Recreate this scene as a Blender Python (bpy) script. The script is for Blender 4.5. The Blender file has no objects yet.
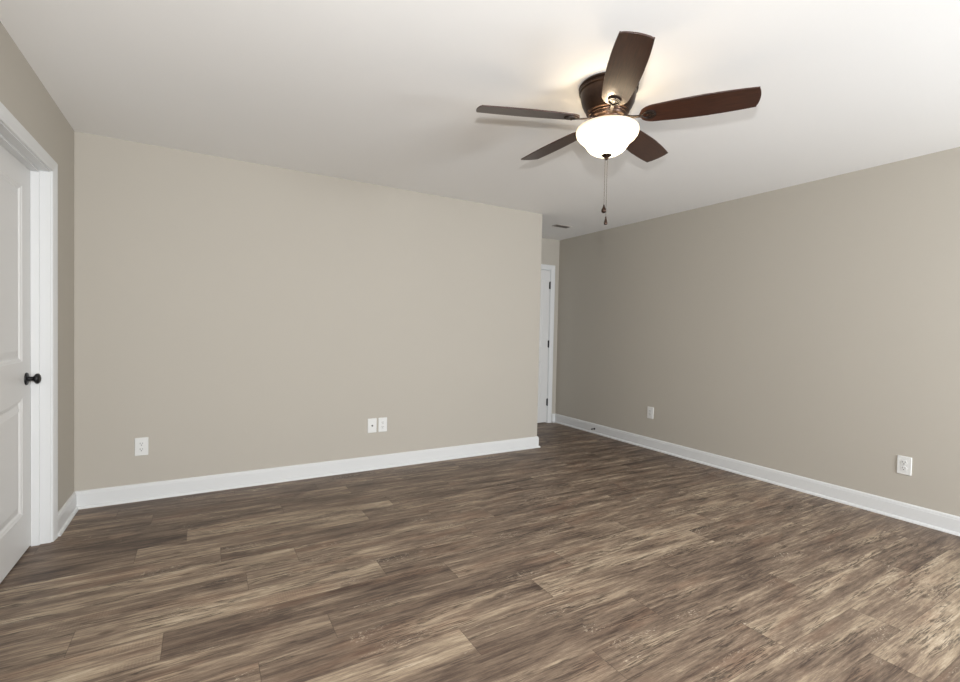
import bpy, bmesh, math, random
from mathutils import Vector, Matrix
PI = math.pi
C = bpy.context.scene.collection
S = bpy.context.scene

# ------------------------------------------------------------------ camera
FPX, PITCH, ROLL, YAW, CAMH = 472.78, -0.0242, 0.0212, 0.5288, 1.2256
cp, sp, cy, sy = math.cos(PITCH), math.sin(PITCH), math.cos(YAW), math.sin(YAW)
F = Vector((sy*cp, cy*cp, sp)); R0 = Vector((cy, -sy, 0)); U0 = R0.cross(F)
cr, sr = math.cos(ROLL), math.sin(ROLL)
R = cr*R0 + sr*U0; U = cr*U0 - sr*R0
cam = bpy.data.cameras.new('camera'); camo = bpy.data.objects.new('camera', cam); C.objects.link(camo)
cam.sensor_fit = 'HORIZONTAL'; cam.sensor_width = 36; cam.lens = FPX*36/960; cam.clip_start = .05
M = Matrix((R, U, -F)).transposed().to_4x4(); M.translation = Vector((0, 0, CAMH))
camo.matrix_world = M
S.camera = camo

# ------------------------------------------------------------------ world, lights, exposure
w = bpy.data.worlds.new('sky'); S.world = w; w.use_nodes = True
w.node_tree.nodes['Background'].inputs[0].default_value = (.75, .85, 1, 1)
w.node_tree.nodes['Background'].inputs[1].default_value = 1.0
S.view_settings.view_transform = 'Standard'; S.view_settings.look = 'None'
S.view_settings.exposure = .14; S.view_settings.gamma = 1; S.view_settings.use_curve_mapping = False

# the room, in metres
XL, XR, YB, YF, XO, H = -.724, 4.103, 3.963, 4.966, 3.035, 2.44
YN = -1.8                                   # wall behind the camera
WINS = [(.10, 1.50), (2.30, 3.70)]           # its two unseen windows, added to let daylight in
WZ0, WZ1 = .60, 2.12

def area(name, loc, target, sx, sy_, power, col):
    l = bpy.data.lights.new(name, 'AREA'); l.shape = 'RECTANGLE'; l.size = sx; l.size_y = sy_
    l.energy = power; l.color = col
    o = bpy.data.objects.new(name, l); C.objects.link(o); o.location = loc
    o.rotation_euler = (Vector(target)-Vector(loc)).to_track_quat('-Z', 'Y').to_euler()
    return o
for i, (a, b) in enumerate(WINS):
    area('window_daylight', ((a+b)/2, YN-.16, (WZ0+WZ1)/2), ((a+b)/2, 3, (WZ0+WZ1)/2-.1), b-a, WZ1-WZ0, (36, 188)[i], (.93, .965, 1))  # area lamps outside the added windows stand for daylight
fl = bpy.data.lights.new('camera_flash', 'SPOT'); fl.spot_size = math.radians(142); fl.spot_blend = .45; fl.energy = 180; fl.shadow_soft_size = .03; fl.color = (.985, .98, .975)
flo = bpy.data.objects.new('camera_flash', fl); C.objects.link(flo); flo.location = (-.03, -.08, CAMH+.25)
flo.rotation_euler = (F+.14*R-Vector((0, 0, .02))).to_track_quat('-Z', 'Y').to_euler()

# ------------------------------------------------------------------ helpers
def tag(o, label=None, cat=None, group=None, kind=None):
    if label: o['label'] = label
    if cat: o['category'] = cat
    if group: o['group'] = group
    if kind: o['kind'] = kind
    return o

def obj(name, bm, m, parent=None, smooth=False):
    me = bpy.data.meshes.new(name)
    bmesh.ops.remove_doubles(bm, verts=bm.verts, dist=1e-6)
    bmesh.ops.recalc_face_normals(bm, faces=bm.faces)
    bm.to_mesh(me); bm.free()
    if smooth:
        for p in me.polygons: p.use_smooth = True
        try: me.set_sharp_from_angle(angle=math.radians(38))
        except Exception: pass
    for mm in (m if isinstance(m, (list, tuple)) else [m]): me.materials.append(mm)
    o = bpy.data.objects.new(name, me); C.objects.link(o)
    if parent: o.parent = parent
    return o

def empty(name, loc, rot=(0, 0, 0)):
    o = bpy.data.objects.new(name, None); C.objects.link(o); o.location = loc; o.rotation_euler = rot
    o.empty_display_size = .05
    return o

def box(bm, x0, x1, y0, y1, z0, z1, bev=0):
    r = bmesh.ops.create_cube(bm, size=1)
    for v in r['verts']:
        v.co = Vector(((x0+x1)/2+v.co.x*(x1-x0), (y0+y1)/2+v.co.y*(y1-y0), (z0+z1)/2+v.co.z*(z1-z0)))
    if bev:
        es = list({e for v in r['verts'] for e in v.link_edges})
        bmesh.ops.bevel(bm, geom=es, offset=bev, segments=2, affect='EDGES', profile=.5)

def lathe(bm, prof, n=48, mat=None, closed=False, mi=0):
    """prof: list of (r, z) around the z axis, optionally transformed by mat"""
    rings = []
    for r, z in prof:
        if r < 1e-6: rings.append([bm.verts.new((0, 0, z))])
        else: rings.append([bm.verts.new((r*math.cos(2*PI*k/n), r*math.sin(2*PI*k/n), z)) for k in range(n)])
    for a, b in zip(rings, rings[1:]):
        for k in range(n):
            k2 = (k+1) % n
            f = [a[k % len(a)], a[k2 % len(a)], b[k2 % len(b)], b[k % len(b)]]
            f = [v for i, v in enumerate(f) if v not in f[:i]]
            if len(f) >= 3:
                try: bm.faces.new(f).material_index = mi
                except ValueError: pass
    if closed:
        for rg in (rings[0], rings[-1]):
            if len(rg) > 2:
                try: bm.faces.new(rg)
                except ValueError: pass
    if mat is not None:
        bmesh.ops.transform(bm, matrix=mat, verts=[v for rg in rings for v in rg])

def sweep(bm, prof, path, close_ends=True):
    """prof: (offset to the left of travel, z); path: xy points; mitred corners"""
    rings = []
    n = len(path)
    for i, p in enumerate(path):
        p = Vector(p)
        d0 = (p-Vector(path[i-1])).normalized() if i else None
        d1 = (Vector(path[i+1])-p).normalized() if i < n-1 else None
        n0 = Vector((-d0.y, d0.x)) if d0 else None; n1 = Vector((-d1.y, d1.x)) if d1 else None
        if n0 is None: nn = n1
        elif n1 is None: nn = n0
        else: nn = (n0+n1).normalized(); nn = nn/nn.dot(n0)
        rings.append([bm.verts.new((p.x+nn.x*o, p.y+nn.y*o, z)) for o, z in prof])
    m = len(prof)
    for a, b in zip(rings, rings[1:]):
        for k in range(m): bm.faces.new((a[k], a[(k+1) % m], b[(k+1) % m], b[k]))
    if close_ends: bm.faces.new(rings[0]); bm.faces.new(rings[-1][::-1])

def tube(bm, pts, r, n=8):
    pts = [Vector(p) for p in pts]; rings = []
    for i, p in enumerate(pts):
        d = (pts[min(i+1, len(pts)-1)]-pts[max(i-1, 0)]).normalized()
        up = Vector((0, 0, 1)) if abs(d.z) < .9 else Vector((1, 0, 0))
        a = d.cross(up).normalized(); b = d.cross(a)
        rings.append([bm.verts.new(p+r*(math.cos(2*PI*k/n)*a+math.sin(2*PI*k/n)*b)) for k in range(n)])
    for a, b in zip(rings, rings[1:]):
        for k in range(n): bm.faces.new((a[k], a[(k+1) % n], b[(k+1) % n], b[k]))
    bm.faces.new(rings[0]); bm.faces.new(rings[-1][::-1])

# ------------------------------------------------------------------ materials
def s2l(c):
    f = lambda v: v/12.92 if v <= .04045 else ((v+.055)/1.055)**2.4
    return tuple(f(v/255) for v in c)+(1,)
def mat(name, rgb, rough=.5, metal=0, spec=.5, coat=0):
    m = bpy.data.materials.new(name); m.use_nodes = True
    b = m.node_tree.nodes['Principled BSDF']
    b.inputs['Base Color'].default_value = rgb if len(rgb) == 4 else (*rgb, 1)
    b.inputs['Roughness'].default_value = rough; b.inputs['Metallic'].default_value = metal
    b.inputs['Specular IOR Level'].default_value = spec
    b.inputs['Coat Weight'].default_value = coat
    return m
def N(m, t, **kw):
    n = m.node_tree.nodes.new(t)
    for k, v in kw.items():
        if k in ('loc',): continue
        setattr(n, k, v)
    return n
def L(m, a, b): m.node_tree.links.new(a, b)
def paint(name, rgb, rough, bump=.05, scale=260, var=.015):
    """rolled wall paint: faint orange peel and very slight tone mottling"""
    m = mat(name, rgb, rough, spec=.3); nt = m.node_tree; b = nt.nodes['Principled BSDF']
    tc = N(m, 'ShaderNodeTexCoord')
    n = N(m, 'ShaderNodeTexNoise'); n.inputs['Scale'].default_value = scale; n.inputs['Detail'].default_value = 3
    L(m, tc.outputs['Object'], n.inputs['Vector'])
    bp = N(m, 'ShaderNodeBump'); bp.inputs['Strength'].default_value = bump; bp.inputs['Distance'].default_value = .001
    L(m, n.outputs['Fac'], bp.inputs['Height']); L(m, bp.outputs['Normal'], b.inputs['Normal'])
    n2 = N(m, 'ShaderNodeTexNoise'); n2.inputs['Scale'].default_value = 1.3; n2.inputs['Detail'].default_value = 2
    L(m, tc.outputs['Object'], n2.inputs['Vector'])
    mx = N(m, 'ShaderNodeMix', data_type='RGBA'); L(m, n2.outputs['Fac'], mx.inputs['Factor'])
    mx.inputs['A'].default_value = tuple(v*(1-var) for v in rgb[:3])+(1,)
    mx.inputs['B'].default_value = tuple(v*(1+var) for v in rgb[:3])+(1,)
    L(m, mx.outputs['Result'], b.inputs['Base Color'])
    return m

M_wall = paint('greige_wall_paint', (.45, .417, .362), .75)
M_ceil = paint('ceiling_paint', (.86, .855, .84), .9, bump=.15, scale=120)
M_trim = paint('white_trim_paint', (.66, .665, .66), .38, bump=.01)
M_door = paint('white_door_paint', (.66, .655, .64), .42, bump=.02)
M_plate = mat('white_plastic', (.70, .70, .68), .35)
M_slot = mat('dark_slot', (.05, .05, .05), .6)
M_black = mat('matte_black_metal', (.008, .008, .009), .38, 0, .35)
M_steel = mat('screw_steel', (.6, .6, .58), .4, .8)
M_rubber = mat('black_rubber', (.03, .03, .03), .7)
M_ventw = mat('vent_enamel', (.42, .39, .35), .6)
M_louvre = mat('dusty_louvre', (.13, .115, .10), .6)  # shade among the louvres put into their dark colour
M_dark = mat('duct_dark', (.04, .035, .03), .9)

def bronze(name, lo, hi):
    m = mat(name, lo, .33, .85); b = m.node_tree.nodes['Principled BSDF']
    tc = N(m, 'ShaderNodeTexCoord'); n = N(m, 'ShaderNodeTexNoise')
    n.inputs['Scale'].default_value = 45; n.inputs['Detail'].default_value = 4
    L(m, tc.outputs['Object'], n.inputs['Vector'])
    mx = N(m, 'ShaderNodeMix', data_type='RGBA'); L(m, n.outputs['Fac'], mx.inputs['Factor'])
    mx.inputs['A'].default_value = (*lo, 1); mx.inputs['B'].default_value = (*hi, 1)
    L(m, mx.outputs['Result'], b.inputs['Base Color'])
    return m
M_bronze = bronze('oil_rubbed_bronze', (.028, .018, .014), (.075, .045, .032))
M_brhi = bronze('rubbed_bronze_highlight', (.03, .017, .013), (.085, .05, .035))

M_iron = mat('dark_cast_bronze', (.022, .014, .011), .5, .4)
def blade_mat():
    m = mat('walnut_blade', (.1, .05, .03), .31, spec=.6, coat=0); b = m.node_tree.nodes['Principled BSDF']
    b.inputs['Coat Roughness'].default_value = .3
    tc = N(m, 'ShaderNodeTexCoord'); mp = N(m, 'ShaderNodeMapping'); mp.inputs['Scale'].default_value = (5, 90, 5)
    L(m, tc.outputs['Object'], mp.inputs['Vector'])
    n = N(m, 'ShaderNodeTexNoise'); n.inputs['Scale'].default_value = 2; n.inputs['Detail'].default_value = 6; n.inputs['Roughness'].default_value = .65
    L(m, mp.outputs[0], n.inputs['Vector'])
    cr_ = N(m, 'ShaderNodeValToRGB'); L(m, n.outputs['Fac'], cr_.inputs['Fac'])
    e = cr_.color_ramp.elements; e[0].position = .3; e[0].color = (.017, .006, .0035, 1); e[1].position = .72; e[1].color = (.068, .023, .012, 1)
    L(m, cr_.outputs['Color'], b.inputs['Base Color'])
    return m
M_blade = blade_mat()
M_bowl = mat('lit_alabaster_glass', (.5, .46, .40), .3)
_b = M_bowl.node_tree.nodes['Principled BSDF']
_b.inputs['Emission Color'].default_value = (1, .80, .52, 1); _b.inputs['Emission Strength'].default_value = 3.2
# bulb glow put into the emission: dimmer towards the rim, brightest around the bulbs
_tc = N(M_bowl, 'ShaderNodeTexCoord'); _sx = N(M_bowl, 'ShaderNodeSeparateXYZ'); _mr = N(M_bowl, 'ShaderNodeMapRange')
L(M_bowl, _tc.outputs['Object'], _sx.inputs[0]); L(M_bowl, _sx.outputs[2], _mr.inputs[0])
for _i, _v in enumerate((-.212, -.285, .50, 4.2)): _mr.inputs[_i+1].default_value = _v
L(M_bowl, _mr.outputs[0], _b.inputs['Emission Strength'])
M_bulb = mat('lit_bulb', (.9, .9, .9), .3)
_b = M_bulb.node_tree.nodes['Principled BSDF']
_b.inputs['Emission Color'].default_value = (1, .78, .5, 1); _b.inputs['Emission Strength'].default_value = 4.0

def glass_mat():
    m = bpy.data.materials.new('window_glass'); m.use_nodes = True; nt = m.node_tree
    for n in list(nt.nodes): nt.nodes.remove(n)
    out = N(m, 'ShaderNodeOutputMaterial'); t = N(m, 'ShaderNodeBsdfTransparent'); g = N(m, 'ShaderNodeBsdfGlossy')
    g.inputs['Roughness'].default_value = .02
    mx = N(m, 'ShaderNodeMixShader'); fr = N(m, 'ShaderNodeFresnel'); fr.inputs[0].default_value = 1.45
    L(m, fr.outputs[0], mx.inputs[0]); L(m, t.outputs[0], mx.inputs[1]); L(m, g.outputs[0], mx.inputs[2]); L(m, mx.outputs[0], out.inputs[0])
    return m
M_glass = glass_mat()

def floor_mat():
    m = mat('weathered_vinyl_plank', (.2, .15, .12), .5, spec=.35); nt = m.node_tree; b = nt.nodes['Principled BSDF']
    uv = N(m, 'ShaderNodeUVMap', uv_map='plank')
    at = N(m, 'ShaderNodeAttribute', attribute_name='tone'); sd = N(m, 'ShaderNodeAttribute', attribute_name='seed')
    def math_(op, a, b_=None, c=None, clamp=False):
        n = N(m, 'ShaderNodeMath', operation=op, use_clamp=clamp)
        for i, v in enumerate((a, b_, c)):
            if v is None: continue
            if isinstance(v, (int, float)): n.inputs[i].default_value = v
            else: L(m, v, n.inputs[i])
        return n.outputs[0]
    sep = N(m, 'ShaderNodeSeparateXYZ'); L(m, uv.outputs[0], sep.inputs[0])
    def coords(sx, sy_, warp=0, wscale=6):
        c = N(m, 'ShaderNodeCombineXYZ')
        L(m, math_('MULTIPLY', sep.outputs[0], sx), c.inputs[0])
        y = sep.outputs[1]
        if warp:
            wn = N(m, 'ShaderNodeTexNoise'); wn.inputs['Scale'].default_value = wscale; wn.inputs['Detail'].default_value = 1
            cc = N(m, 'ShaderNodeCombineXYZ'); L(m, sep.outputs[0], cc.inputs[0]); L(m, math_('MULTIPLY', sep.outputs[1], 2.0), cc.inputs[1]); L(m, math_('MULTIPLY', sd.outputs['Fac'], 57), cc.inputs[2])
            L(m, cc.outputs[0], wn.inputs['Vector'])
            y = math_('ADD', y, math_('MULTIPLY', math_('SUBTRACT', wn.outputs['Fac'], .5), warp))
        L(m, math_('MULTIPLY', y, sy_), c.inputs[1]); L(m, math_('MULTIPLY', sd.outputs['Fac'], 83), c.inputs[2])
        return c.outputs[0]
    def noise(vec, scale, det, rough=.5):
        n = N(m, 'ShaderNodeTexNoise'); n.inputs['Scale'].default_value = scale; n.inputs['Detail'].default_value = det; n.inputs['Roughness'].default_value = rough
        L(m, vec, n.inputs['Vector']); return n.outputs['Fac']
    def ramp(f, lo, hi):
        n = N(m, 'ShaderNodeMapRange'); L(m, f, n.inputs[0]); n.inputs[1].default_value = lo; n.inputs[2].default_value = hi
        n.interpolation_type = 'SMOOTHSTEP'; return n.outputs[0]
    broad = noise(coords(1.9, 15, .022, 3), 1, 4, .6)       # long light and dark bands within a plank
    streak = noise(coords(4.5, 80, .012, 5), 1, 8, .68)       # grain streaks
    fine = noise(coords(22, 260, .01), 1, 6, .75)
    t = math_('ADD', math_('MULTIPLY', at.outputs['Fac'], .56), .185)
    t = math_('ADD', t, math_('MULTIPLY', math_('SUBTRACT', broad, .5), 1.45))
    t = math_('ADD', t, math_('MULTIPLY', math_('SUBTRACT', streak, .5), 1.15))
    t = math_('ADD', t, math_('MULTIPLY', math_('SUBTRACT', fine, .5), .8), clamp=True)
    cr_ = N(m, 'ShaderNodeValToRGB'); L(m, t, cr_.inputs['Fac'])
    cr_.color_ramp.elements[0].position = 0; cr_.color_ramp.elements[0].color = s2l((66, 53, 46))
    cr_.color_ramp.elements[1].position = 1; cr_.color_ramp.elements[1].color = s2l((198, 182, 160))
    for p, c in ((.25, (100, 85, 73)), (.48, (128, 111, 95)), (.72, (163, 146, 124))):
        e = cr_.color_ramp.elements.new(p); e.color = s2l(c)
    col = cr_.outputs['Color']
    def mixc(fac, a, bcol, blend='MIX'):
        n = N(m, 'ShaderNodeMix', data_type='RGBA', blend_type=blend); L(m, fac, n.inputs['Factor']); L(m, a, n.inputs['A'])
        if isinstance(bcol, tuple): n.inputs['B'].default_value = bcol
        else: L(m, bcol, n.inputs['B'])
        return n.outputs['Result']
    # reddish brown patches
    red = ramp(noise(coords(1.7, 7), 1.3, 2), .52, .72)
    col = mixc(math_('MULTIPLY', red, .16), col, s2l((148, 108, 84)))
    # rough-sawn flecks: pale chips of old paint in patches
    patch = ramp(noise(coords(3.2, 10), 1, 2), .58, .70)
    chip = ramp(noise(coords(50, 190, .02, 20), 1, 3, .7), .55, .66)
    col = mixc(math_('MULTIPLY', math_('MULTIPLY', patch, chip), .7), col, s2l((205, 192, 170)))
    # dark checks and cracks along the grain
    ck = noise(coords(5, 80, .03, 4), 1, 3, .6)
    ck = math_('SUBTRACT', 1, math_('MULTIPLY', math_('ABSOLUTE', math_('SUBTRACT', ck, .5)), 15), clamp=True)
    ckm = ramp(noise(coords(2.6, 16), 1, 2), .50, .62)
    col = mixc(math_('MULTIPLY', math_('MULTIPLY', ck, ckm), .85), col, s2l((52, 42, 37)))
    # knots
    vo = N(m, 'ShaderNodeTexVoronoi'); vo.inputs['Scale'].default_value = 1; L(m, coords(3.3, 7.5), vo.inputs['Vector'])
    kn = math_('SUBTRACT', 1, ramp(vo.outputs['Distance'], .05, .13))
    col = mixc(math_('MULTIPLY', kn, .55), col, s2l((70, 56, 48)))
    # cross-cut saw marks in patches
    sawp = ramp(noise(coords(2.0, 8), 1.1, 1), .60, .70)
    wv = N(m, 'ShaderNodeTexWave', wave_type='BANDS', bands_direction='X'); wv.inputs['Scale'].default_value = 1.0; wv.inputs['Distortion'].default_value = 1.2; wv.inputs['Detail'].default_value = 1
    cw = N(m, 'ShaderNodeCombineXYZ'); L(m, math_('MULTIPLY', sep.outputs[0], 30), cw.inputs[0]); L(m, math_('MULTIPLY', sep.outputs[1], 14), cw.inputs[1]); L(m, sd.outputs['Fac'], cw.inputs[2])
    L(m, cw.outputs[0], wv.inputs['Vector'])
    saw = math_('MULTIPLY', math_('MULTIPLY', sawp, wv.outputs['Fac']), .16)
    col = mixc(saw, col, s2l((84, 68, 58)))
    # micro-bevelled joints, from the plank's own edges
    def edge(c_, ln, wd):
        d = math_('MINIMUM', c_, math_('SUBTRACT', ln, c_))
        return math_('SUBTRACT', 1, ramp(d, wd*.35, wd))
    j = math_('MAXIMUM', edge(sep.outputs[0], 1.222, .0022), edge(sep.outputs[1], .178, .0018))
    col = mixc(math_('MULTIPLY', j, .5), col, s2l((64, 52, 45)))
    L(m, col, b.inputs['Base Color'])
    rg = math_('ADD', .42, math_('MULTIPLY', streak, .16)); L(m, rg, b.inputs['Roughness'])
    bp = N(m, 'ShaderNodeBump'); bp.inputs['Strength'].default_value = .25; bp.inputs['Distance'].default_value = .0012
    hgt = math_('SUBTRACT', math_('ADD', streak, math_('MULTIPLY', fine, .5)), math_('MULTIPLY', j, 1.5))
    L(m, hgt, bp.inputs['Height']); L(m, bp.outputs['Normal'], b.inputs['Normal'])
    return m
M_floor = floor_mat()

# ------------------------------------------------------------------ floor: planks along x, joints where the photo shows them
PW, PL, PY0 = .178, 1.222, .785
joints = {-1: 2.245, 0: 2.54, 1: 1.984, 2: 1.30, 3: 1.72, 4: .91, 5: 1.40, 6: 1.684, 7: -.13, 8: .79, 9: 2.63, 10: .436,
          11: .085, 12: -.302, 13: -.078, 14: .46, 15: .95, 16: -.47, 17: .2}
# plank tones read off the photo, keyed by (row, plank count to the right of the joint)
tones = {(-1, -1): .2, (-1, 0): .75, (0, -1): .55, (0, 0): .72, (0, -2): .45, (1, -1): .38, (1, 0): .68, (1, 1): .25, (1, -2): .5,
         (2, 0): .38, (2, 1): .5, (2, -1): .6, (2, 2): .45, (3, 0): .35, (3, 1): .4, (3, -1): .45, (3, -2): .4,
         (4, -1): .68, (4, 0): .4, (4, 1): .42, (4, 2): .45, (5, -1): .42, (5, 0): .66, (5, 1): .32, (5, -2): .4, (6, -1): .3, (6, 0): .6,
         (6, 1): .52, (6, -2): .42, (7, 0): .2, (7, -1): .6, (7, 1): .5, (7, 2): .5, (8, -1): .68, (8, 0): .25, (8, 1): .45, (8, 2): .5,
         (9, -1): .5, (9, 0): .3, (9, -2): .5, (10, -1): .62, (10, 0): .52, (10, 1): .3, (11, -1): .6, (11, 0): .28, (11, 1): .42, (12, -1): .28,
         (12, 0): .62, (12, 1): .42, (13, -1): .18, (13, 0): .58, (13, 1): .22, (14, -1): .22, (14, 0): .4, (14, 1): .38, (15, 0): .3,
         (16, -1): .45, (16, 0): .25, (16, 1): .32, (17, 0): .33}
rnd = random.Random(7)
me = bpy.data.meshes.new('floor'); vs = []; fs = []; uvs = []; tn = []; sds = []
FX0, FX1, FY0, FY1 = XL-.85, XR+.01, YN-.02, YF+.85
row = int(math.floor((FY0-PY0)/PW)); 
while PY0+row*PW < FY1:
    y0, y1 = PY0+row*PW, PY0+(row+1)*PW
    jx = joints.get(row); 
    if jx is None: jx = rnd.uniform(0, PL)
    k = int(math.floor((FX0-jx)/PL))
    while jx+k*PL < FX1:
        a, b = max(jx+k*PL, FX0), min(jx+(k+1)*PL, FX1); c, d = max(y0, FY0), min(y1, FY1)
        i = len(vs); vs += [(a, c, 0), (b, c, 0), (b, d, 0), (a, d, 0)]; fs.append((i, i+1, i+2, i+3))
        u0, u1, v0, v1 = a-jx-k*PL, b-jx-k*PL, c-y0, d-y0
        uvs += [(u0, v0), (u1, v0), (u1, v1), (u0, v1)]
        t = tones.get((row, k), rnd.uniform(.25, .6)); s = rnd.random()
        tn += [t]*4; sds += [s]*4
        k += 1
    row += 1
me.from_pydata(vs, [], fs)
ul = me.uv_layers.new(name='plank')
for i, u in enumerate(uvs): ul.data[i].uv = u
for nm, dat in (('tone', tn), ('seed', sds)):
    at = me.attributes.new(nm, 'FLOAT', 'CORNER')
    for i, v in enumerate(dat): at.data[i].value = v
me.materials.append(M_floor)
fo = bpy.data.objects.new('floor', me); C.objects.link(fo); tag(fo, 'weathered grey-brown wood-look plank floor', 'floor', kind='structure')

# ------------------------------------------------------------------ walls and ceiling
T = .115
def struct(name, bm, m, label, cat, parent=None, smooth=False):
    o = obj(name, bm, m, parent, smooth); tag(o, label, cat, kind='structure'); return o

bm = bmesh.new(); box(bm, XL-1.0, XR+.3, YN-.3, YF+1.0, H, H+.12)
struct('ceiling', bm, M_ceil, 'flat white painted ceiling', 'ceiling')

DY0, DY1, DZ = 2.552, 3.427, 2.045           # left door opening
bm = bmesh.new()
box(bm, XL-T, XL, YN-T, DY0, 0, H); box(bm, XL-T, XL, DY1, YF+T, 0, H); box(bm, XL-T, XL, DY0, DY1, DZ, H)
struct('wall_left', bm, M_wall, 'greige left wall with the white panelled door', 'wall')
bm = bmesh.new(); box(bm, XL, XO, YB, YF, 0, H)
struct('wall_back', bm, M_wall, 'wide greige back wall ending at the hallway corner', 'wall')
bm = bmesh.new(); box(bm, XR, XR+T, YN-T, YF+T, 0, H)
struct('wall_right', bm, M_wall, 'long greige right wall', 'wall')
HX0, HX1 = 3.19, 3.976                       # hallway door opening
bm = bmesh.new()
box(bm, XO, HX0, YF, YF+T, 0, H); box(bm, HX1, XR, YF, YF+T, 0, H); box(bm, HX0, HX1, YF, YF+T, DZ, H)
struct('wall_hall', bm, M_wall, 'short greige wall around the narrow door at the end of the hallway', 'wall')
bm = bmesh.new(); x = XL
for a, b in WINS:
    box(bm, x, a, YN-T, YN, 0, H); box(bm, a, b, YN-T, YN, 0, WZ0); box(bm, a, b, YN-T, YN, WZ1, H); x = b
box(bm, x, XR, YN-T, YN, 0, H)
struct('wall_near', bm, M_wall, 'greige wall with two windows behind the camera', 'wall')

bm = bmesh.new(); cx = XL-T  # added enclosure, keeps sky light out of the left door's gaps
box(bm, cx-.75, cx-.65, DY0-.5, DY1+.3, 0, H); box(bm, cx-.65, cx, DY0-.5, DY0-.4, 0, H); box(bm, cx-.65, cx, DY1+.2, DY1+.3, 0, H)
struct('wall_closet', bm, M_wall, 'unseen walls behind the closed left door', 'wall')
bm = bmesh.new(); cyy = YF+T  # added enclosure, stops sky light leaking under the hallway door
box(bm, HX0-.3, XR+T, cyy+.65, cyy+.75, 0, H); box(bm, HX0-.3, HX0-.2, cyy, cyy+.65, 0, H); box(bm, XR, XR+T, cyy, cyy+.65, 0, H)
struct('wall_bathroom', bm, M_wall, 'unseen walls behind the closed hallway door', 'wall')

# unseen windows added behind the camera to let daylight in
for i, (a, b) in enumerate(WINS):
    bm = bmesh.new(); f = .045
    for (p, q, r_, s_) in ((a, a+f, WZ0, WZ1), (b-f, b, WZ0, WZ1), (a+f, b-f, WZ0, WZ0+f), (a+f, b-f, WZ1-f, WZ1), (a+f, b-f, (WZ0+WZ1)/2-.02, (WZ0+WZ1)/2+.02)):
        box(bm, p, q, YN-T+.01, YN-.04, r_, s_)
    wf = struct('window_%d' % (i+1), bm, M_trim, 'white double hung window behind the camera', 'window')
    bm = bmesh.new(); box(bm, a+f, b-f, YN-.085, YN-.081, WZ0+f, WZ1-f); obj('pane', bm, M_glass, wf)
    bm = bmesh.new(); cw = .06
    box(bm, a-cw, a, YN, YN+.017, WZ0-.02, WZ1+cw); box(bm, b, b+cw, YN, YN+.017, WZ0-.02, WZ1+cw); box(bm, a, b, YN, YN+.017, WZ1, WZ1+cw)
    box(bm, a-cw-.02, b+cw+.02, YN, YN+.05, WZ0-.04, WZ0-.02); box(bm, a-cw, b+cw, YN, YN+.015, WZ0-.1, WZ0-.04)
    obj('window_casing', bm, M_trim, wf)

# baseboards with shoe moulding
BP = [(0, 0), (.028, 0), (.0275, .006), (.025, .012), (.021, .0165), (.0145, .018), (.0145, .094), (.012, .098), (.0125, .104), (.009, .112), (.004, .1155), (0, .1155)]
def base(name, path, label):
    bm = bmesh.new(); sweep(bm, BP, path)
    return struct(name, bm, M_trim, label, 'baseboard')
CW = .062                                    # casing width
base('baseboard_left', [(XL, YB), (XL, DY1+CW)], 'short white baseboard between the left door casing and the corner')
base('baseboard_back', [(XO, YF), (XO, YB), (XL, YB)], 'white baseboard along the wide back wall')
base('baseboard_right', [(XR, YN), (XR, YF)], 'white baseboard running along the long right wall')
base('baseboard_near', [(XL, DY0-CW), (XL, YN), (XR, YN)], 'white baseboard behind the camera')
base('baseboard_hall', [(XR, YF), (HX1+CW+.003, YF)], 'tiny white baseboard right of the hallway door')

# ------------------------------------------------------------------ door frames: jambs, stops and casing
def casing_profile():                        # (across from inner edge, proud of wall)
    return [(0, 0), (0, .009), (.004, .011), (.012, .011), (.018, .013), (.040, .016), (.050, .018), (.058, .018), (.062, .015), (.062, 0)]
def door_frame(name, w, label):
    """local frame: opening from u=0..w along +x, z up, +y out of the wall towards the room; wall face at y=0"""
    bm = bmesh.new(); jt = .016
    box(bm, -.002, jt, -T, 0, 0, DZ); box(bm, w-jt, w+.002, -T, 0, 0, DZ); box(bm, jt, w-jt, -T, 0, DZ-jt, DZ+.002)
    box(bm, jt, jt+.011, -T+.037, -T+.072, 0, DZ-jt); box(bm, w-jt-.011, w-jt, -T+.037, -T+.072, 0, DZ-jt); box(bm, jt+.011, w-jt-.011, -T+.037, -T+.072, DZ-jt-.011, DZ-jt)
    pr = casing_profile(); rv = .006
    ctr = [((jt-rv, 0), (-1, 0)), ((jt-rv, DZ-jt+rv), (-1, 1)), ((w-jt+rv, DZ-jt+rv), (1, 1)), ((w-jt+rv, 0), (1, 0))]
    rings = [[bm.verts.new((p[0]+d[0]*o, y, p[1]+d[1]*o)) for o, y in pr] for p, d in ctr]
    for a, b in zip(rings, rings[1:]):
        for k in range(len(pr)): bm.faces.new((a[k], a[(k+1) % len(pr)], b[(k+1) % len(pr)], b[k]))
    bm.faces.new(rings[0]); bm.faces.new(rings[-1][::-1])
    return struct(name, bm, M_trim, label, 'door frame')

# left door: its face is recessed in the wall. local x -> -y world (0 at far jamb), local y -> +x world
fr = door_frame('trim_1', DY1-DY0, 'white casing and jamb around the large left door')
fr.location = (XL, DY1, 0); fr.rotation_euler = (0, 0, -PI/2)
fr2 = door_frame('trim_2', HX1-HX0, 'white casing around the narrow door at the end of the hallway')
fr2.location = (HX1, YF, 0); fr2.rotation_euler = (0, 0, PI)

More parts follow.
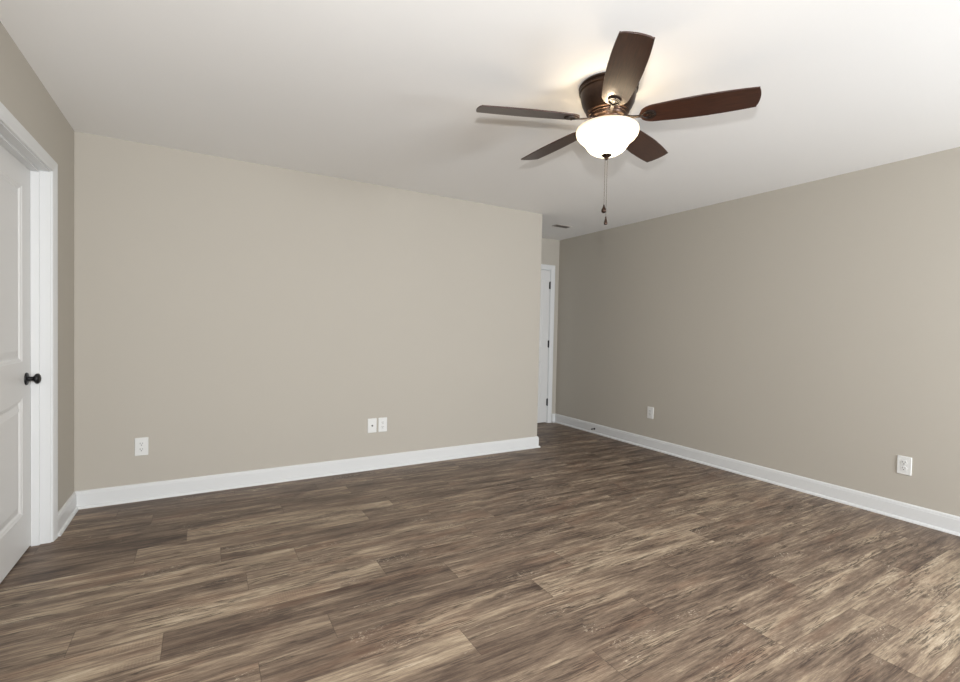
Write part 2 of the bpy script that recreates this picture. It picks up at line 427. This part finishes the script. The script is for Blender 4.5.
# panelled slab: local x 0..w, z 0..h, front face at y=0, back at y=-t
def panel_outline(x0, x1, z0, z1, sag_top=0, sag_bot=0, n=14):
    pts = [(x0, z0)] if not sag_bot else []
    if sag_bot: pts += [(x0+(x1-x0)*i/n, z0+sag_bot*math.sin(PI*i/n)) for i in range(n+1)]
    else: pts.append((x1, z0))
    if sag_top: pts += [(x1-(x1-x0)*i/n, z1+sag_top*math.sin(PI*i/n)) for i in range(n+1)]
    else: pts += [(x1, z1), (x0, z1)]
    return pts
def inset(pts, d):
    n = len(pts); out = []
    for i in range(n):
        a, b, c = Vector(pts[i-1]), Vector(pts[i]), Vector(pts[(i+1) % n])
        d0, d1 = (b-a).normalized(), (c-b).normalized()
        n0, n1 = Vector((-d0.y, d0.x)), Vector((-d1.y, d1.x)); m_ = (n0+n1).normalized()
        out.append(tuple(b+m_*d/max(.3, m_.dot(n0))))
    return out
def slab(w, h, t, panels):
    bm = bmesh.new()
    def loop(pts, y): 
        v = [bm.verts.new((p[0], y, p[1])) for p in pts]
        e = [bm.edges.new((v[i], v[(i+1) % len(v)])) for i in range(len(v))]
        return v, e
    for side in (0, 1):
        s = 1 if side == 0 else -1; y0 = 0 if side == 0 else -t
        ov, oe = loop([(0, 0), (w, 0), (w, h), (0, h)], y0); es = list(oe)
        if side == 0: front = ov
        else: back = ov
        for P in panels:
            prev, pe = loop(P, y0); es += pe
            for ins, dep in ((.004, -.003), (.012, -.0045), (.020, -.0115), (.027, -.0115), (.058, -.0035)):
                cur = [bm.verts.new((p[0], y0+s*dep, p[1])) for p in inset(P, ins)]
                for k in range(len(P)): bm.faces.new((prev[k], prev[(k+1) % len(P)], cur[(k+1) % len(P)], cur[k]))
                prev = cur
            bm.faces.new(prev)
        bmesh.ops.triangle_fill(bm, use_beauty=True, use_dissolve=False, edges=es, normal=(0, s, 0))
    for k in range(4): bm.faces.new((front[k], front[(k+1) % 4], back[(k+1) % 4], back[k]))
    return bm
SW = DY1-DY0-2*.016-.006; SH = DZ-.016-.003-.010
PAN = [panel_outline(.135, SW-.135, .205, .812, sag_top=-.020), panel_outline(.135, SW-.135, 1.0, SH-.12)]
door1 = struct('door_1', slab(SW, SH, .035, PAN), M_door, 'large white two-panel door with a black knob at far left', 'door')
door1.location = (XL-T+.037-.001, DY1-.019, .010); door1.rotation_euler = (0, 0, -PI/2)

def knob(parent, x, z):
    """rosette, neck and round knob along +y"""
    MT = Matrix.Translation((x, 0, z)) @ Matrix.Diagonal((1, .76, 1, 1)) @ Matrix.Rotation(-PI/2, 4, 'X')
    bm = bmesh.new()
    lathe(bm, [(0, 0), (.033, 0), (.033, .004), (.031, .008), (.026, .0105), (.016, .012), (.0125, .015), (.011, .03), (.0115, .036), (.016, .042),
               (.023, .047), (.0268, .054), (.0275, .060), (.0255, .067), (.019, .073), (.010, .0765), (0, .0775)], 40, MT)
    o = obj('door_knob', bm, M_black, parent, True); o['label'] = 'round black door knob on a round rosette'
    return o
knob(door1, .078, .907)
bm = bmesh.new(); box(bm, -.0012, 0, -.029, -.006, .875, .932); obj('latch_plate', bm, M_black, door1)

# hallway door: hinged on its right, swings into the bedroom side, so the face is nearly flush with the wall face
SW2 = HX1-HX0-2*.016-.006
PAN2 = [panel_outline(.105, SW2-.105, .205, .815, sag_top=-.03), panel_outline(.105, SW2-.105, 1.0, SH-.12)]
door2 = struct('door_2', slab(SW2, SH, .035, PAN2), M_door, 'narrow white door with three black hinges at the end of the hallway', 'door')
door2.location = (HX1-.019, YF+.003, .010); door2.rotation_euler = (0, 0, PI)
for zc in (1.83, 1.053, .278):
    bm = bmesh.new(); z0 = zc-.010
    lathe(bm, [(0, z0-.052), (.004, z0-.050), (.0072, z0-.045), (.0072, z0+.045), (.004, z0+.050), (0, z0+.052)], 14, Matrix.Translation((-.001, .0072, 0)))
    box(bm, -.003, .012, -.001, .0025, z0-.045, z0+.045)
    box(bm, -.013, .002, -.003, .0025, z0-.045, z0+.045)
    obj('hinge', bm, M_black, door2)['label'] = 'small black butt hinge'
knob(door2, SW2-.06, .905)

# ------------------------------------------------------------------ wall plates
def plate(name, loc, rz, kind, label, cat, group=None):
    """local: plate in xz plane, +y... built facing -y; rz turns it"""
    t = tag(empty(name, loc, (0, 0, rz)), label, cat, group)
    bm = bmesh.new(); W, Hh = .078, .124
    rings = []
    for (hw, hh, y) in ((W/2, Hh/2, 0), (W/2, Hh/2, -.003), (W/2-.003, Hh/2-.003, -.0062)):
        r = .005; pts = []
        for cx_, cz_, a0 in ((hw-r, hh-r, 0), (-hw+r, hh-r, PI/2), (-hw+r, -hh+r, PI), (hw-r, -hh+r, 1.5*PI)):
            for k in range(4): a = a0+PI/2*k/3; pts.append((cx_+r*math.cos(a), y, cz_+r*math.sin(a)))
        rings.append([bm.verts.new(p) for p in pts])
    for a, b in zip(rings, rings[1:]):
        for k in range(len(a)): bm.faces.new((a[k], a[(k+1) % len(a)], b[(k+1) % len(a)], b[k]))
    bm.faces.new(rings[-1]); bm.faces.new(rings[0])
    obj('cover_plate', bm, M_plate, t)
    def screw(z):
        bm = bmesh.new(); lathe(bm, [(0, 0), (.0034, 0), (.0032, .001), (.002, .0016), (0, .0018)], 14, Matrix.Translation((0, -.0060, z)) @ Matrix.Rotation(PI/2, 4, 'X'))
        obj('screw', bm, M_plate, t)
    def slots(z, par):
        bm = bmesh.new()
        box(bm, -.0085, -.0060, -.0094, -.0082, z-.001, z+.009); box(bm, .0055, .0080, -.0094, -.0082, z+.001, z+.008)
        lathe(bm, [(0, 0), (.003, 0), (.003, .0012), (0, .0012)], 12, Matrix.Translation((0, -.0082, z-.008)) @ Matrix.Rotation(PI/2, 4, 'X'))
        obj('slot', bm, M_slot, par)
    if kind == 'duplex':
        for z in (.0195, -.0195):
            bm = bmesh.new(); n = 24; r = .0172
            ring = [(max(-.0165, min(.0165, r*math.cos(2*PI*k/n))), max(-.0142, min(.0142, r*math.sin(2*PI*k/n)))) for k in range(n)]
            a = [bm.verts.new((x, -.005, z+q)) for x, q in ring]; b = [bm.verts.new((x*.97, -.0084, z+q*.97)) for x, q in ring]
            for k in range(n): bm.faces.new((a[k], a[(k+1) % n], b[(k+1) % n], b[k]))
            bm.faces.new(b); bm.faces.new(a)
            rc = obj('receptacle', bm, M_plate, t); slots(z, rc)
        screw(0)
    elif kind == 'coax':
        bm = bmesh.new()
        lathe(bm, [(0, 0), (.0075, 0), (.0075, .003), (.0048, .003), (.0048, .011), (.0036, .011), (.0034, .004), (0, .004)], 18, Matrix.Translation((0, -.0060, 0)) @ Matrix.Rotation(PI/2, 4, 'X'))
        obj('coax_connector', bm, mat('nickel_connector', (.12, .12, .11), .35, .9), t)
        screw(.042); screw(-.042)
    else:
        bm = bmesh.new(); box(bm, -.0168, .0168, -.0075, -.005, -.0335, .0335, .0008)
        ins = obj('rectangular_insert', bm, M_plate, t); ins['label'] = 'tall rectangular insert, slightly greyer than the plate'
        slots(.0165, ins); slots(-.0165, ins)
        for ch in ins.children: ch.location = (0, .0012, 0)
        screw(.048); screw(-.048)
    return t
G = 'white outlets and jacks low on the walls'
plate('wall_outlet', (-.366, YB, .371), 0, 'duplex', 'white duplex outlet low on the back wall, nearest the left door', 'outlet', G)
plate('coax_jack', (1.256, YB, .379), 0, 'coax', 'white cable jack plate with one dark central connector on the back wall', 'wall jack', G)
plate('wall_outlet', (1.350, YB, .379), 0, 'duplex', 'white duplex outlet beside the cable jack on the back wall', 'outlet', G)
plate('wall_outlet', (XR, 3.40, .381), -PI/2, 'decora', 'small far white outlet on the right wall, with a rectangular centre', 'outlet', G)
plate('wall_outlet', (XR, 1.289, .367), -PI/2, 'duplex', 'nearest white duplex outlet on the right wall, above the baseboard at right', 'outlet', G)


# ------------------------------------------------------------------ door stop on the right baseboard
t = tag(empty('door_stop', (XR-.0145, 4.205, .055), (0, 0, 0)), 'small dark spring door stop on the right baseboard near the hallway', 'door stop')
bm = bmesh.new(); lathe(bm, [(0, 0), (.011, 0), (.011, .003), (.006, .006), (0, .006)], 16, Matrix.Rotation(-PI/2, 4, 'Y')); obj('base', bm, M_black, t, True)
bm = bmesh.new(); tube(bm, [(-.005-.036*i/160, .0048*math.cos(i*.7854), .0048*math.sin(i*.7854)) for i in range(161)], .0011, 6); obj('spring', bm, M_black, t, True)
bm = bmesh.new(); lathe(bm, [(0, .039), (.007, .039), (.008, .043), (.0075, .051), (.004, .054), (0, .054)], 16, Matrix.Rotation(-PI/2, 4, 'Y')); obj('rubber_tip', bm, M_rubber, t, True)

# ------------------------------------------------------------------ ceiling vent in front of the hallway
t = tag(empty('ceiling_vent', (3.555, 4.27, H), (0, 0, 0)), 'small flat air vent in the ceiling near the hallway', 'vent')
bm = bmesh.new(); w2, d2, fw = .105, .048, .010
for (a, b, c, d) in ((-w2, w2, -d2, -d2+fw), (-w2, w2, d2-fw, d2), (-w2, -w2+fw, -d2+fw, d2-fw), (w2-fw, w2, -d2+fw, d2-fw)): box(bm, a, b, c, d, -.008, 0, .002)
obj('frame', bm, M_ventw, t)
bm = bmesh.new(); box(bm, -w2+fw, w2-fw, -d2+fw, d2-fw, -.0012, -.0002); obj('duct_opening', bm, M_dark, t)
bm = bmesh.new()
for i in range(4):
    y = -d2+fw+.009+i*.0185
    vv = [bm.verts.new(p) for p in ((-w2+fw, y-.006, -.002), (w2-fw, y-.006, -.002), (w2-fw, y+.005, -.010), (-w2+fw, y+.005, -.010), (-w2+fw, y-.005, -.0012), (w2-fw, y-.005, -.0012), (w2-fw, y+.006, -.009), (-w2+fw, y+.006, -.009))]
    for f in ((0, 1, 2, 3), (7, 6, 5, 4), (0, 4, 5, 1), (3, 2, 6, 7), (0, 3, 7, 4), (1, 5, 6, 2)): bm.faces.new([vv[k] for k in f])
obj('louvre', bm, M_louvre, t)

# ------------------------------------------------------------------ ceiling fan
FXc, FYc = 1.7165, 1.7345
fan = tag(empty('ceiling_fan', (FXc, FYc, H)), 'bronze flush-mount ceiling fan with five dark wood blades and lit glass bowl', 'ceiling fan')
def z(v): return v-H
bm = bmesh.new()
lathe(bm, [(0, 0), (.138, 0), (.142, -.006), (.142, -.012), (.137, -.016), (.137, -.020), (.141, -.024), (.141, -.030), (.134, -.035), (.133, -.042), (.132, -.060),
           (.126, -.085), (.115, -.110), (.100, -.130), (.090, -.138)], 64)
obj('motor_housing', bm, M_bronze, fan, True)
bm = bmesh.new()
for r, zz in ((.1415, -.021), (.1425, -.009)):
    lathe(bm, [(r-.004, zz+.003), (r+.0005, zz+.002), (r+.0012, zz), (r+.0005, zz-.002), (r-.004, zz-.003)], 64)
lathe(bm, [(.088, -.126), (.102, -.128), (.104, -.132), (.101, -.136), (.094, -.138), (.096, -.142), (.094, -.146), (.086, -.148)], 64)
obj('trim_ring', bm, M_brhi, fan, True)['label'] = 'rubbed copper-toned rings of the housing'
bm = bmesh.new()
lathe(bm, [(.0, -.140), (.088, -.143), (.090, -.150), (.086, -.158), (.072, -.162), (.070, -.168), (.066, -.172), (.060, -.176), (.058, -.196), (.064, -.202), (.066, -.207), (.0, -.207)], 56)
obj('switch_housing', bm, M_bronze, fan, True)
# glass bowl, open at the top, with thickness
zb = lambda v: v-H
outer = [(.144, 2.232), (.149, 2.229), (.1515, 2.222), (.1510, 2.210), (.147, 2.197), (.137, 2.184), (.123, 2.172), (.112, 2.162), (.105, 2.152), (.096, 2.138), (.082, 2.122), (.063, 2.110), (.04, 2.103), (.0, 2.100)]
inner = [(max(0, r-.004), v+.004) for r, v in outer][::-1]
bm = bmesh.new(); lathe(bm, [(r, zb(v)) for r, v in outer+inner], 64)
bowl = obj('glass_bowl', bm, M_bowl, fan, True); bowl['label'] = 'glowing frosted glass bowl shade'
bm = bmesh.new()
lathe(bm, [(0, zb(2.232)), (.004, zb(2.232)), (.004, zb(2.106)), (.024, zb(2.1055)), (.0262, zb(2.101)), (.020, zb(2.096)), (.012, zb(2.091)), (.0085, zb(2.086)), (.009, zb(2.083)), (.006, zb(2.079)), (0, zb(2.078))], 32)
obj('finial', bm, M_bronze, fan, True)
for k in range(2):
    a = .5+k*PI; bx_, by_ = .062*math.cos(a), .062*math.sin(a)
    bm = bmesh.new(); lathe(bm, [(0, -.207), (.013, -.207), (.013, -.229), (.010, -.236), (0, -.238)], 16, Matrix.Translation((bx_*.75, by_*.75, 0)))
    sk = obj('lamp_socket', bm, M_bronze, fan, True)
    bm = bmesh.new(); lathe(bm, [(0, 0), (.012, .004), (.017, .014), (.018, .026), (.012, .040), (.0, .047)], 20, Matrix.Translation((bx_*.75, by_*.75, -.238)) @ Matrix.Rotation(PI, 4, 'X') @ Matrix.Translation((0, 0, -.002)))
    obj('bulb', bm, M_bulb, sk, True)
    l = bpy.data.lights.new('fan_lamp', 'POINT'); l.energy = 1.6; l.color = (1, .80, .55); l.shadow_soft_size = .012
    lo = bpy.data.objects.new('fan_lamp', l); C.objects.link(lo); lo.location = (FXc+.062*math.cos(a), FYc+.062*math.sin(a), 2.208)

# blades: fan of five; local x is outwards
NB = 40; BZ = 2.2747-H; R0b, R1b = .150, .658
def half_width(s):                           # s 0..1 along the blade
    w_ = .0745-.021*abs((s-.62)/.62)**1.9 if s < .62 else .0735-.0105*((s-.62)/.38)**2
    if s < .12: w_ *= math.sqrt(max(0, 1-((.12-s)/.12)**2))*.85+.15
    return w_
def blade_outline():
    up = []
    for i in range(NB+1):
        s = i/NB*.955; up.append((R0b+(R1b-R0b)*s, half_width(s)))
    tip = []
    hw = up[-1][1]; xt = R0b+(R1b-R0b)*.955
    tip += [(xt+.0125, hw-.001), (xt+.0128, hw-.008)]
    for i in range(1, 12):
        a = -1+2*i/12; tip.append((R1b-.0085*a*a, -a*(hw-.008)))
    tip += [(xt+.0128, -hw+.008), (xt+.0125, -hw+.001)]
    return up+tip+[(x_, -w_) for x_, w_ in up[::-1]]
def blade_bm():
    bm = bmesh.new(); t_ = .0028; O = blade_outline()
    rings = []
    for k, (zz, sc) in enumerate(((-t_, .988), (-t_*.5, 1), (t_*.5, 1), (t_, .988))):
        cx_ = (R0b+R1b)/2
        rings.append([bm.verts.new((cx_+(x_-cx_)*(1 if sc == 1 else .997), y_*sc, zz)) for x_, y_ in O])
    n = len(O)
    for a, b in zip(rings, rings[1:]):
        for k in range(n): bm.faces.new((a[k], a[(k+1) % n], b[(k+1) % n], b[k]))
    bm.faces.new(rings[0]); bm.faces.new(rings[-1])
    return bm
def iron_bm():
    """cast bracket: arm from the motor, then an open scroll medallion under the blade root"""
    bm = bmesh.new()
    pts = [(.070, 0, .004), (.095, 0, .002), (.120, 0, -.004), (.145, 0, -.006), (.160, 0, -.006)]
    wd = [.014, .010, .0075, .007, .009]
    rings = [[bm.verts.new((p[0], s*w_, p[2]+h_)) for s, h_ in ((-1, -.003), (1, -.003), (1, .003), (-1, .003))] for p, w_ in zip(pts, wd)]
    for a, b in zip(rings, rings[1:]):
        for k in range(4): bm.faces.new((a[k], a[(k+1) % 4], b[(k+1) % 4], b[k]))
    bm.faces.new(rings[0]); bm.faces.new(rings[-1])
    cxm, rm = .193, .026
    for a0, a1, r_ in ((-2.15, 2.15, rm), (-2.6, 2.6, .0125)):  # outer crescent (open towards the hub) and inner scroll
        m_ = 26; A = []
        for i in range(m_+1):
            a = a0+(a1-a0)*i/m_; w_ = (.0068 if r_ > .02 else .0035)*(.45+.55*math.cos((i/m_-.5)*PI))
            c, s = math.cos(a), math.sin(a)
            A.append([bm.verts.new((cxm+(r_+q)*c, (r_+q)*s, zz)) for q, zz in ((-w_, -.009), (w_, -.009), (w_, -.002), (-w_, -.002))])
        for a, b in zip(A, A[1:]):
            for k in range(4): bm.faces.new((a[k], a[(k+1) % 4], b[(k+1) % 4], b[k]))
        bm.faces.new(A[0]); bm.faces.new(A[-1])
    for s in (-1, 1): tube(bm, [(.156, 0, -.005), (.166, s*.011, -.0055), (.178, s*.0205, -.0058)], .0042, 8)
    for px_, py_ in ((.219, 0), (.181, .0225), (.181, -.0225)):
        lathe(bm, [(0, -.0115), (.003, -.011), (.0045, -.009), (.0045, -.003), (0, -.003)], 12, Matrix.Translation((px_, py_, 0)))
    return bm
PITCHB = math.radians(-12.5)
b0 = i0 = None
A0 = 2.8316
for k in range(5):
    a = A0-k*2*PI/5+math.radians((-1.2, 0, 0, 0, -.5)[k]); lift = math.radians((-1.5, 0, 0, 0, 1.6)[k])
    if b0 is None:
        b0 = obj('blade', blade_bm(), M_blade, fan, True); b = b0
        i0 = obj('blade_iron', iron_bm(), M_iron, b, True); i = i0
    else:
        b = b0.copy(); C.objects.link(b); b.parent = fan
        i = i0.copy(); C.objects.link(i); i.parent = b
    b.location = (0, 0, BZ)
    b.rotation_euler = (Matrix.Rotation(a, 3, 'Z') @ Matrix.Rotation(-lift, 3, 'Y') @ Matrix.Rotation(PITCHB, 3, 'X')).to_euler()
i0['label'] = 'bronze scroll bracket'

# pull chains
def chain(dx, dy, z0, z1, kind):
    bm = bmesh.new(); n = int((z0-z1)/.0046)
    for k in range(n+1):
        zz = z0-(z0-z1)*k/n
        r = bmesh.ops.create_icosphere(bm, subdivisions=1, radius=.0019)
        bmesh.ops.translate(bm, vec=(dx, dy, zb(zz)), verts=r['verts'])
    c = obj('pull_chain', bm, M_steelish, fan, True)
    bm = bmesh.new()
    if kind == 'ring':
        lathe(bm, [(0, zb(z1)), (.003, zb(z1)), (.004, zb(z1-.006)), (.0065, zb(z1-.014)), (.0115, zb(z1-.024)), (.0125, zb(z1-.030)), (.0105, zb(z1-.037)), (.005, zb(z1-.041)), (0, zb(z1-.042))], 20, Matrix.Translation((dx, dy, 0)))
    else:
        lathe(bm, [(0, zb(z1)), (.003, zb(z1)), (.004, zb(z1-.010)), (.0075, zb(z1-.026)), (.0095, zb(z1-.034)), (.007, zb(z1-.040)), (0, zb(z1-.042))], 20, Matrix.Translation((dx, dy, 0)))
    obj('pendant', bm, M_bronze, c, True)
M_steelish = mat('aged_chain', (.16, .12, .09), .4, .8)
chain(-.0085, 0, 2.082, 1.857, 'ring'); chain(.0035, -.003, 2.082, 1.800, 'drop')
